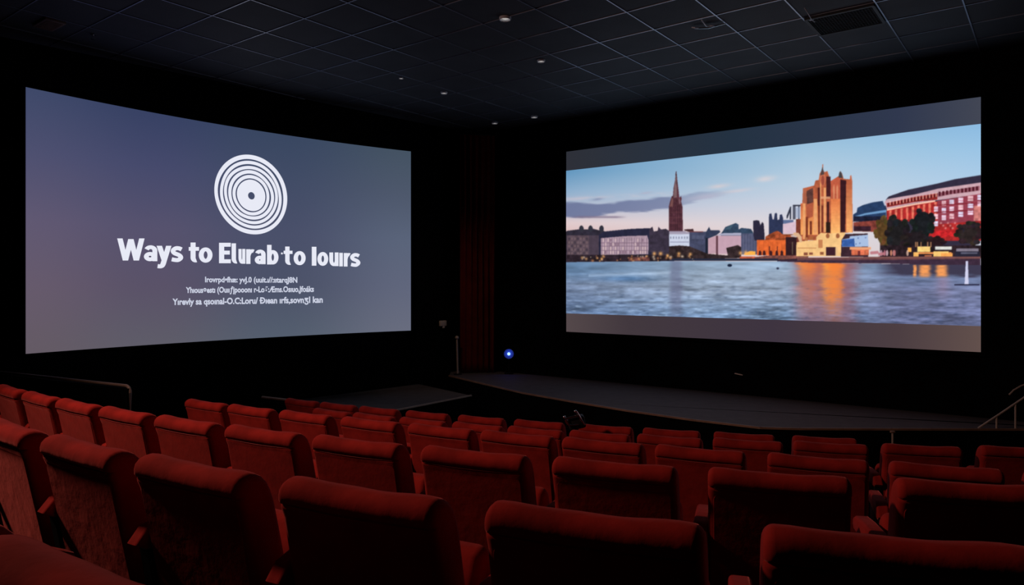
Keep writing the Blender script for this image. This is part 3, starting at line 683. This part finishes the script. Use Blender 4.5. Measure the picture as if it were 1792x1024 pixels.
# bold lettering built from ribbons; every letter has its own box x0..x1 on the screen
def cr_(pts, n=7):
    P = [Vector((p[0], p[1])) for p in pts]; out = []
    for i in range(len(P) - 1):
        p0, p1, p2, p3 = P[max(i - 1, 0)], P[i], P[i + 1], P[min(i + 2, len(P) - 1)]
        for k in range(n):
            t = k / n; out.append(.5 * ((2 * p1) + (p2 - p0) * t + (2 * p0 - 5 * p1 + 4 * p2 - p3) * t * t + (3 * p1 - p0 - 3 * p2 + p3) * t ** 3))
    out.append(P[-1]); return out
def ell(cx, cy, rx, ry, a0=0, a1=360, n=28):
    return [Vector((cx + rx * math.cos(math.radians(a0 + (a1 - a0) * k / n)), cy + ry * math.sin(math.radians(a0 + (a1 - a0) * k / n)))) for k in range(n + 1)]
XH = .735
def glyph(ch, w, cap, tx, ty):
    """strokes of one letter in pixels, y upward from the baseline"""
    x = XH * cap; a, b = tx / 2, w - tx / 2; c, d = ty / 2, x - ty / 2; L = lambda *p: [Vector(q) for q in p]
    if ch == 'l': return [L((w / 2, 0), (w / 2, cap))]
    if ch == 'i': return [L((w / 2, 0), (w / 2, x))]
    if ch == 'L': return [[Vector((a, cap)), Vector((a, x * .45))] + ell(a + tx * .55, x * .32, tx * .55, x * .32 - c, 180, 285, 10)]
    if ch == 'o': return [ell(w / 2, x / 2, w / 2 - a, x / 2 - c)]
    if ch == 'E': return [L((a, 0), (a, cap)), L((0, cap - c), (w, cap - c)), L((0, c), (w, c)), L((0, cap * .52), (w * .92, cap * .52))]
    if ch == 'W':
        h = tx * .48; return [L((h, cap), (w * .30, 0)), L((w * .30, 0), (w * .5, cap * .97)), L((w * .5, cap * .97), (w * .70, 0)), L((w * .70, 0), (w - h, cap))]
    if ch == 'a':
        bx = w * .46; return [L((b, 0), (b, x * .68)), ell(w / 2, x * .66, w / 2 - a, x * .34 - c, 0, 158, 16), ell(bx, x * .29, bx - a, x * .29 - c)]
    if ch == 'b': return [L((a, 0), (a, cap)), ell(w / 2, x / 2, w / 2 - a, x / 2 - c)]
    if ch == 'u': return [L((b, 0), (b, x)), [Vector((a, x)), Vector((a, x * .45))] + ell(w / 2, x * .42, w / 2 - a, x * .42 - c, 180, 360, 16)]
    if ch == 'r': return [L((a, 0), (a, x)), ell(a + (w - a) * .72, x * .45, (w - a) * .72, x * .55 - c, 165, 70, 10)]
    if ch == 't': return [[Vector((w * .42, cap * .95)), Vector((w * .42, x * .35))] + ell(w * .42 + tx * .5, x * .30, tx * .5, x * .30 - c, 180, 290, 8), L((0, x - c), (w, x - c))]
    if ch == 'y': return [L((a * .95, x), (w * .52, x * .06)), L((w - a * .95, x), (w * .45, -x * .12)), cr_([(w * .49, -x * .0), (w * .40, -x * .22), (w * .28, -x * .30), (w * .06, -x * .29)], 5)]
    if ch == 's': return [cr_([(w * .90, x * .80), (w * .68, d), (w * .40, d), (w * .17, x * .73), (w * .28, x * .57), (w * .70, x * .43), (w * .84, x * .27), (w * .62, c), (w * .34, c), (w * .06, x * .17)], 6)]
    if ch == '.': return [L((0, x * .8), (w, x * .8))]
def letter(bm, ch, x0, x1, tx, ty, cap_=None, off=.006):
    base = 456 + (x0 - 205) * .0265; cap = (38.6 - (x0 - 205) * .0165) if cap_ is None else cap_
    for st_ in glyph(ch, x1 - x0, cap, tx, ty):
        n = len(st_); closed = (st_[0] - st_[-1]).length < 1e-3; Lf = []; Rt = []
        for k in range(n):
            p = st_[k]
            q0 = st_[k - 1] if k > 0 else (st_[-2] if closed else st_[k]); q1 = st_[k + 1] if k < n - 1 else (st_[1] if closed else st_[k])
            t = (q1 - q0).normalized(); nn = Vector((-t.y * tx / 2, t.x * ty / 2))
            if ch in 'Wy' and n == 2: nn = Vector((tx * .5, 0)) if t.y > 0 else Vector((-tx * .5, 0))
            for S_, sg in ((Lf, 1), (Rt, -1)):
                v = p + nn * sg; S_.append(bm.verts.new(on_left(x0 + v.x, base - v.y, off)))
        for k in range(n - 1): bm.faces.new((Lf[k], Lf[k + 1], Rt[k + 1], Rt[k]))
bm = bmesh.new()
for ch, x0, x1, tx, ty in (('W', 205, 252.5, 9.4, 8), ('a', 251.5, 275, 8.6, 6.6), ('y', 274, 299.5, 9.4, 7), ('s', 299, 319.5, 8, 7), ('t', 330, 348, 8.8, 6.5), ('o', 347.5, 371.5, 8.6, 6.6),
                           ('E', 383, 403.5, 9, 6.8), ('L', 405, 419, 7.6, 5), ('u', 417, 429, 5.4, 5.5), ('r', 430.5, 444, 7.4, 6), ('a', 445.5, 464.5, 7.8, 6), ('b', 467, 487, 7.8, 6), ('.', 491.5, 494.5, 3, 3), ('t', 496, 511.5, 7.6, 5.6), ('o', 513.5, 534.5, 7.6, 6),
                           ('l', 545.3, 553.3, 8, 6), ('o', 555, 574, 7.2, 6), ('u', 576, 592, 6.6, 5.5), ('i', 593.3, 599.5, 6.2, 5), ('r', 601.2, 612, 6.6, 5.5), ('s', 613, 629.5, 6.8, 6)):
    letter(bm, ch, x0, x1, tx, ty)
sub(ob('heading_text', bm, MW, ls, smooth=False), ls)['label'] = 'bold white heading lettering'
for s, x0, x1, b0, b1, c in (('Irovrpd\u2022fhæ: yvJ.0 (uuit.\u0131//:\u0131\u0131tarqJ8N', 358.5, 520, 494.2, 495, 10.5), ('Yh\u0131ous\u0259est\u0131 (Ouıı\u0192jpooonı r-Loð:Æms.Os\u0131uo,Jfoáks', 325, 549, 513, 511, 11), ('Y\u0131revly sa qso\u0131nal-O.C:Loru/ \u00d0\u0131ean ırfs,sovnʒI kan', 301.5, 564.5, 534, 530, 12)):
    bm = bmesh.new(); text_mesh(bm, s, x0, x1, b0, b1, c, c, .034)
    sub(ob('caption_line', bm, MT, ls, smooth=False), ls)
bm = bmesh.new(); frame_box(bm, LA, LB, lbz, ltz, NL, th=.04, dp=.03)
bm.free(); bm = bmesh.new()
# curved black border hugging the screen and tying it to the wall
N_ = 24
for k in range(N_):
    a = PLs(k / N_, -.005); b = PLs((k + 1) / N_, -.005); d = b - a; rot = Matrix.Rotation(math.atan2(d.y, d.x), 3, 'Z')
    for zz in (lbz - .025, ltz + .025): box(bm, Vector(((a.x + b.x) / 2, (a.y + b.y) / 2, zz)), (d.length + .005, .03, .05), rot)
for v_, s_ in ((0, -1), (1, 1)):
    p = PLs(v_, -.02); dch = (LB - LA).normalized(); q = p + dch * s_ * .02 - NL * .17
    box(bm, Vector((q.x, q.y, (lbz + ltz) / 2)), (.04, .36, ltz - lbz + .1), Matrix.Rotation(math.atan2(dch.y, dch.x), 3, 'Z'))
sub(ob('frame', bm, M['wall'], ls, smooth=False), ls)

# ------------------------------------------------------------------ curtain, pole, small wall things
bm = bmesh.new(); cA = Vector((-.92, 12.62)); cB = Vector((-.31, 12.74)); dC = (cB - cA); nC = Vector((-dC.y, dC.x)).normalized()
NX, NZ = 120, 26; z0, z1 = ZS + .01, ZC + 2.62; vs = []
for j in range(NZ + 1):
    zz = z0 + (z1 - z0) * j / NZ; row = []
    for i in range(NX + 1):
        s_ = i / NX; amp = .045 * (.7 + .3 * math.cos(zz * 1.3 + s_ * 5)); w_ = math.sin(s_ * 2 * PI * 6 + .35 * math.sin(zz * 1.1 + s_ * 7)) * amp
        p = cA + dC * s_ + nC * w_; row.append(bm.verts.new((p.x, p.y, zz)))
    vs.append(row)
for j in range(NZ):
    for i in range(NX): bm.faces.new((vs[j][i], vs[j][i + 1], vs[j + 1][i + 1], vs[j + 1][i]))
bmesh.ops.solidify(bm, geom=bm.faces[:], thickness=.006)
cr = empty('stage_curtain', (cA.x * .5 + cB.x * .5, cA.y * .5 + cB.y * .5, ZS))
sub(ob('curtain_cloth', bm, M['curtain'], cr, angle=80), cr)
bm = bmesh.new(); tube(bm, [(cA.x - .04, cA.y, z1 + .01), (cB.x + .04, cB.y, z1 + .01)], .014); sub(ob('curtain_rod', bm, M['black_plastic'], cr), cr)
tag(cr, 'tall dark red pleated curtain in the corner between the two screens', 'curtain')

pb = at_y(801, 650, 12.45); pb.z = ZS; pt = at_y(799.5, 592, 12.45)
po = empty('floor_pole', pb); bm = bmesh.new(); tube(bm, [(0, 0, .01), (pt.x - pb.x, 0, pt.z - ZS)], .017, 12); ob('pole', bm, M['pale_metal'], po)
bm = bmesh.new(); bmesh.ops.create_uvsphere(bm, u_segments=14, v_segments=8, radius=.035); bmesh.ops.translate(bm, verts=bm.verts, vec=(pt.x - pb.x, 0, pt.z - ZS + .01)); ob('knob', bm, M['pale_metal'], po)
bm = bmesh.new(); lathe(bm, [(.07, 0), (.07, .012), (.02, .02), (.0, .02)], n=20); ob('base', bm, M['black_plastic'], po)
tag(po, 'short pale pole with a knob standing left of the red curtain', 'pole')

def wallthing(px, py, D, N, off):
    o_ = C0 + N * off; k = (px - HX) / F; t_ = (k * o_.y - o_.x) / (D.x - k * D.y); p = o_ + D * t_; p.z = ZC - (py - HY) / F * p.y; return p
p = wallthing(775, 566, DL, NL, .02); th_ = math.atan2(DL.y, DL.x)
wt = empty('wall_thermostat', p, th_)
bm = bmesh.new(); box(bm, (0, 0, 0), (.155, .04, .10), bev=.012); ob('cover', bm, M['ivory'], wt)
bm = bmesh.new(); box(bm, (-.01, -.0, -.065), (.05, .03, .04), bev=.006); ob('dial', bm, M['ivory'], wt)
tag(wt, 'small ivory box on the black wall right of the left screen', 'thermostat')

p = wallthing(1293, 655, DR, NR, .015); wl = empty('wall_bracket', p, math.atan2(DR.y, DR.x))
bm = bmesh.new(); box(bm, (0, 0, 0), (.12, .03, .014), Matrix.Rotation(.14, 3, 'Y'), bev=.003); ob('plate', bm, M['ivory'], wl)
tag(wl, 'tiny pale strip on the black wall below the right-hand screen', 'bracket')

# blue lamp on the stage
p = wallthing(890.5, 619, DR, NR, .20); bl = empty('stage_lamp', (p.x, p.y, ZS + .004))
bm = bmesh.new(); hz = p.z - ZS; tube(bm, [(0, 0, .02), (0, 0, hz - .03)], .012); lathe(bm, [(.08, 0), (.08, .015), (.02, .025), (0, .025)]); ob('stand', bm, M['black_plastic'], bl)
bm = bmesh.new(); lathe(bm, [(.045, -.04), (.055, .0), (.055, .05), (.05, .05), (.04, .02), (.0, .02)], Matrix.Translation((0, .0, hz)) @ Matrix.Rotation(PI / 2 * 1.0, 4, 'X')); ob('housing', bm, M['black_plastic'], bl)
bm = bmesh.new(); bmesh.ops.create_uvsphere(bm, u_segments=16, v_segments=10, radius=.026); bmesh.ops.translate(bm, verts=bm.verts, vec=(0, -.085, hz)); ob('lens', bm, emitter('blue_led', (60, 95, 255), 16), bl)
bm = bmesh.new(); lathe(bm, [(.0, .0), (.05, .006), (.085, .035), (.09, .033), (.05, -.002), (.0, -.006)], Matrix.Translation((0, -.055, hz)) @ Matrix.Rotation(PI / 2, 4, 'X')); ob('halo_dish', bm, principled('halo_dish_grey', (.045, .045, .06), rough=.6, noise=.05), bl)  # added dish that catches the blue light to imitate the lamp's halo
tag(bl, 'small glowing blue lamp at the back of the stage near the curtain', 'lamp')

# ------------------------------------------------------------------ handrails, partitions
def rail_obj(name, pts, r, mat, label, cat, posts=(), extra=None):
    root = empty(name, (pts[0][0], pts[0][1], 0)); bm = bmesh.new(); tube(bm, pts, r); sub(ob('rail', bm, mat, root), root)
    for (a, b) in posts:
        bm = bmesh.new(); tube(bm, [a, b], r * .9); sub(ob('post', bm, mat, root), root)
    tag(root, label, cat); return root
YH = 7.80
P_ = lambda x, y: at_y(x, y, YH)
ra = rail_obj('stair_handrail', [P_(1712, 749.5), P_(1750, 724.5), P_(1792, 696), P_(1860, 650)], .011, M['pale_metal'], 'sloping pale metal handrail on the stage at the far right edge', 'handrail',
  [(P_(1744, 750.8), P_(1744, 729)), (P_(1777, 750.8), P_(1777, 706.5)), (P_(1830, 751), P_(1830, 671))])
YH = 8.12
rb = rail_obj('wall_handrail', [P_(1766, 691), P_(1774, 683), P_(1786, 676), P_(1850, 652)], .010, M['pale_metal'], 'upper short handrail on the black wall at the right edge', 'handrail', [(P_(1800, 672), P_(1800, 672) - NR * .25)])
YH = 7.74
pa = P_(1562, 770); bm = bmesh.new()
mk = empty('edge_post', (pa.x, YH, 0)); tube(bm, [(0, 0, 0), (0, 0, ZC - (756 - HY) / F * YH)], .011); ob('post', bm, M['pale_metal'], mk)
bm = bmesh.new(); box(bm, (0, 0, ZC - (756 - HY) / F * YH), (.05, .03, .02), bev=.004); ob('cap', bm, M['nosing'], mk)
tag(mk, 'short pale post in front of the stage edge right of centre', 'post')

# dark partition with a rail at the left
def partition(name, a, b, ztop, label, mcap, rr=.014, curve_end=True):
    root = empty(name, (b.x, b.y, 0)); d = (b - a); d.z = 0; L = d.length; dn = d.normalized()
    bm = bmesh.new(); m = (a + b) / 2; rot = Matrix.Rotation(math.atan2(d.y, d.x), 3, 'Z')
    box(bm, Vector((m.x, m.y, (ztop - .02) / 2)), (L, .06, ztop - .02), rot); sub(ob('panel', bm, M['stage_face'], root, smooth=False), root)
    pts = [Vector((a.x, a.y, ztop)), Vector((b.x, b.y, ztop)) - dn * .06]
    if curve_end:
        for k in range(1, 6):
            an = PI / 2 * k / 5; pts.append(Vector((b.x, b.y, ztop)) - dn * .06 + dn * .06 * math.sin(an) + Vector((0, 0, -.06 * (1 - math.cos(an)))))
        pts.append(Vector((b.x, b.y, ztop - .45)))
    bm = bmesh.new(); tube(bm, pts, rr); sub(ob('top_rail', bm, mcap, root), root); tag(root, label, 'partition'); return root
HP = .93
a = on_z(-30, 648.5, ZC - HP); b = on_z(228, 676, ZC - HP)
partition('aisle_partition', a, b, ZC - HP, 'black partition with a thin rail behind the left seats', M['rail'])
a = on_z(459, 695.5, .80); b = on_z(552, 706, .80)
partition('aisle_partition', a, b, .80, 'low dark partition with a brown top beside the front row', M['nosing'], rr=.018, curve_end=False)

# ------------------------------------------------------------------ lamp clamp in the front rows
sx, sy = .565, 6.36; hz = at_y(1003, 735, sy).z; kpx = sy / F
sl = empty('stage_spotlight', (sx, sy, 0))
bm = bmesh.new(); tube(bm, [(0, 0, .02), (0, 0, hz - .06)], .015); lathe(bm, [(.14, 0), (.14, .02), (.03, .035), (0, .035)]); ob('stand', bm, M['black_plastic'], sl)
bm = bmesh.new(); box(bm, (.01, 0, hz - .02), (.15, .12, .11), Matrix.Rotation(-.22, 3, 'Y'), bev=.02); ob('housing', bm, M['black_plastic'], sl)
def q(px, py, dy=0): v = at_y(px, py, sy + dy); return (v.x - sx, dy, v.z)
bm = bmesh.new(); tube(bm, [q(990, 732.5, -.07), q(1000, 730, -.07), q(1013, 727, -.07)], .010); ob('cross_bar', bm, M['chrome'], sl)
bm = bmesh.new(); tube(bm, [q(1006, 722, -.06), q(1009, 721, -.06), q(1012, 726, -.06), q(1017, 735, -.06), q(1023.5, 744, -.06)], [.008, .010, .009, .012, .007]); ob('side_arm', bm, M['chrome'], sl)
bm = bmesh.new(); tube(bm, [q(990, 734, -.07), q(992, 739, -.07), q(996, 744, -.07), q(1004, 744, -.07), q(1013, 743, -.07)], [.012, .014, .010, .006, .004]); ob('side_arm', bm, M['chrome'], sl)
for px, py in ((1007, 720), (987.5, 730)):
    bm = bmesh.new(); bmesh.ops.create_uvsphere(bm, u_segments=12, v_segments=8, radius=.013); bmesh.ops.translate(bm, verts=bm.verts, vec=q(px, py, -.07)); ob('knob', bm, M['chrome'], sl)
tag(sl, 'small black lamp on a stand with chrome yoke among the front rows', 'spotlight')

# ------------------------------------------------------------------ ceiling things
def ceil_pt(px, py): return on_z(px, py, ZT)
cv = d2 * (Q0 + QS * 8) + d1 * (P0 + PS * 7)
c_ = cv + d2 * QS / 2 + d1 * PS / 2; vt = empty('ceiling_vent', (c_.x, c_.y, ZT - .02), math.atan2(d2.y, d2.x))
bm = bmesh.new(); 
for (x, y, sx_, sy_) in ((0, PS / 2 - .02, QS - .03, .03), (0, -PS / 2 + .02, QS - .03, .03), (QS / 2 - .025, 0, .03, PS - .07), (-QS / 2 + .025, 0, .03, PS - .07)): box(bm, (x, y, 0), (sx_, sy_, .02))
ob('frame', bm, M['vent'], vt, smooth=False)
bm = bmesh.new()
for k in range(22): box(bm, (-QS / 2 + .05 + k * (QS - .1) / 21, 0, .002), (.006, PS - .08, .012), Matrix.Rotation(.5, 3, 'Y'))
for k in range(14): box(bm, (0, -PS / 2 + .05 + k * (PS - .1) / 13, -.002), (QS - .06, .004, .008))
ob('grille', bm, M['vent'], vt, smooth=False)
tag(vt, 'black square grille vent set in the tiled ceiling at upper right', 'vent')

spots = [((884, 30), .062, 'round recessed ceiling downlight nearest the camera, at top centre'), ((947, 105), .050, 'recessed ceiling downlight second nearest the camera, right of centre'),
         ((777, 161), .050, 'recessed ceiling downlight left of centre above the left screen corner'), ((702, 136), .030, 'smallest ceiling downlight, leftmost of the middle cluster'),
         ((935, 203), .060, 'recessed ceiling downlight, right one of the farthest pair'), ((866, 214), .055, 'recessed ceiling downlight, left one of the farthest pair')]
dl0 = None; MB_ = emitter('bulb_painted_shine', (176, 172, 170))  # bulbs are off; a faint emission stands in for their reflected shine
def downlight():
    r = empty('ceiling_downlight'); bm = bmesh.new()
    lathe(bm, [(1.0, 0), (1.02, -.12), (.92, -.30), (.80, -.25), (.72, .0)], n=28)
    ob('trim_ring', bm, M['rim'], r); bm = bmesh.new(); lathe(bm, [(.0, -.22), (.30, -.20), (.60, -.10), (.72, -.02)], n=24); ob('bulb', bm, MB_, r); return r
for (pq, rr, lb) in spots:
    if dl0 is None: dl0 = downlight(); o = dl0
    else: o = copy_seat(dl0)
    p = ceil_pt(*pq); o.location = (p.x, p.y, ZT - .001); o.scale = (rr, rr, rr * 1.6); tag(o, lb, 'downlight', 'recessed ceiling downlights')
p = ceil_pt(86, 40); sp_ = empty('ceiling_speaker', (p.x, p.y, ZT - .015), math.atan2(d2.y, d2.x))
bm = bmesh.new(); box(bm, (0, 0, 0), (.36, .20, .03), bev=.01); ob('frame', bm, M['speaker'], sp_)
bm = bmesh.new()
for k in range(12): box(bm, (-.15 + k * .0273, 0, -.018), (.008, .15, .008))
ob('grille', bm, M['speaker'], sp_, smooth=False)
tag(sp_, 'dim brown rectangular speaker grille on the ceiling at top left', 'speaker')
p = ceil_pt(163, 60); sk = empty('ceiling_sprinkler', (p.x, p.y, ZT))
bm = bmesh.new(); lathe(bm, [(.03, 0), (.03, -.008), (.008, -.012), (.008, -.05), (.0, -.05)]); ob('stem', bm, M['chrome'], sk)
bm = bmesh.new(); lathe(bm, [(.0, -.05), (.026, -.052), (.026, -.056), (.0, -.058)]); ob('deflector', bm, M['chrome'], sk)
tag(sk, 'tiny metal sprinkler head on the ceiling beside the brown grille', 'sprinkler')
p = ceil_pt(1240, 42); tb = empty('ceiling_bracket', (p.x, p.y, ZT - .004), math.atan2(d2.y, d2.x))
def qc(px, py, dz=-.02): v = ceil_pt(px, py); r_ = Matrix.Rotation(-math.atan2(d2.y, d2.x), 3, 'Z') @ (v - Vector((p.x, p.y, ZT))); return (r_.x, r_.y, dz)
bm = bmesh.new(); tube(bm, [qc(1215, 46), qc(1240, 43, -.03), qc(1270, 37)], [.006, .010, .006]); ob('bar', bm, M['chrome'], tb)
for pts in ([qc(1211, 44), qc(1216, 40, -.05), qc(1222, 45)], [qc(1228, 31), qc(1236, 37, -.05), qc(1240, 42)], [qc(1240, 42), qc(1248, 38, -.04), qc(1250, 42)]):
    bm = bmesh.new(); tube(bm, pts, .007); ob('hook', bm, M['rim'], tb)
tag(tb, 'bent metal bracket with hooks on the ceiling left of the black vent', 'bracket')
p = ceil_pt(1421, 30); hw = empty('hanging_cable', (p.x, p.y, ZT))
def qd(px, py, dz): v = ceil_pt(px, py); return (v.x - p.x, v.y - p.y, dz)
bm = bmesh.new(); tube(bm, [qd(1408, 12, -.01), qd(1414, 14, -.05), qd(1420, 22, -.07), qd(1426, 30, -.05), qd(1427, 34, -.01)], .005, 8); ob('cable', bm, M['rim'], hw)
bm = bmesh.new(); box(bm, qd(1419, 32, -.012), (.05, .04, .02), bev=.004); ob('clip', bm, M['tbar'], hw)
tag(hw, 'loop of cable hanging at the left corner of the black vent', 'cable')

# ------------------------------------------------------------------ light
def spot(name, loc, aim, power, col, size, blend, rad):
    l = bpy.data.lights.new(name, 'SPOT'); l.energy = power; l.color = col; l.spot_size = math.radians(size); l.spot_blend = blend; l.shadow_soft_size = rad
    o_ = bpy.data.objects.new(name, l); COL.objects.link(o_); o_.location = loc
    o_.rotation_euler = (Vector(aim) - Vector(loc)).to_track_quat('-Z', 'Y').to_euler(); return o_
spot('house_light', (-4.9, 3.65, 4.85), (.6, 4.4, 1.0), 415, (1, .60, .48), 112, 1.0, .22)
spot('corner_light', (-1.6, 9.6, 4.85), (-.8, 12.6, 1.0), 40, (1, .66, .48), 60, 1.0, .1)

w = bpy.data.worlds.new('World'); SC.world = w; w.use_nodes = True
w.node_tree.nodes['Background'].inputs['Color'].default_value = (.1, .12, .2, 1); w.node_tree.nodes['Background'].inputs['Strength'].default_value = 0.0

# ------------------------------------------------------------------ camera
cam = bpy.data.cameras.new('camera'); co = bpy.data.objects.new('camera', cam); COL.objects.link(co)
cam.sensor_width = 36; cam.sensor_fit = 'HORIZONTAL'; cam.lens = 36 * F / 1792; cam.shift_y = -(512 - HY) / 1792
cam.clip_start = .05; cam.clip_end = 100
co.location = (0, 0, ZC); co.rotation_euler = (PI / 2, 0, 0); SC.camera = co
vs_ = SC.view_settings; vs_.view_transform = 'Standard'; vs_.look = 'None'; vs_.exposure = 0; vs_.gamma = 1; vs_.use_curve_mapping = False
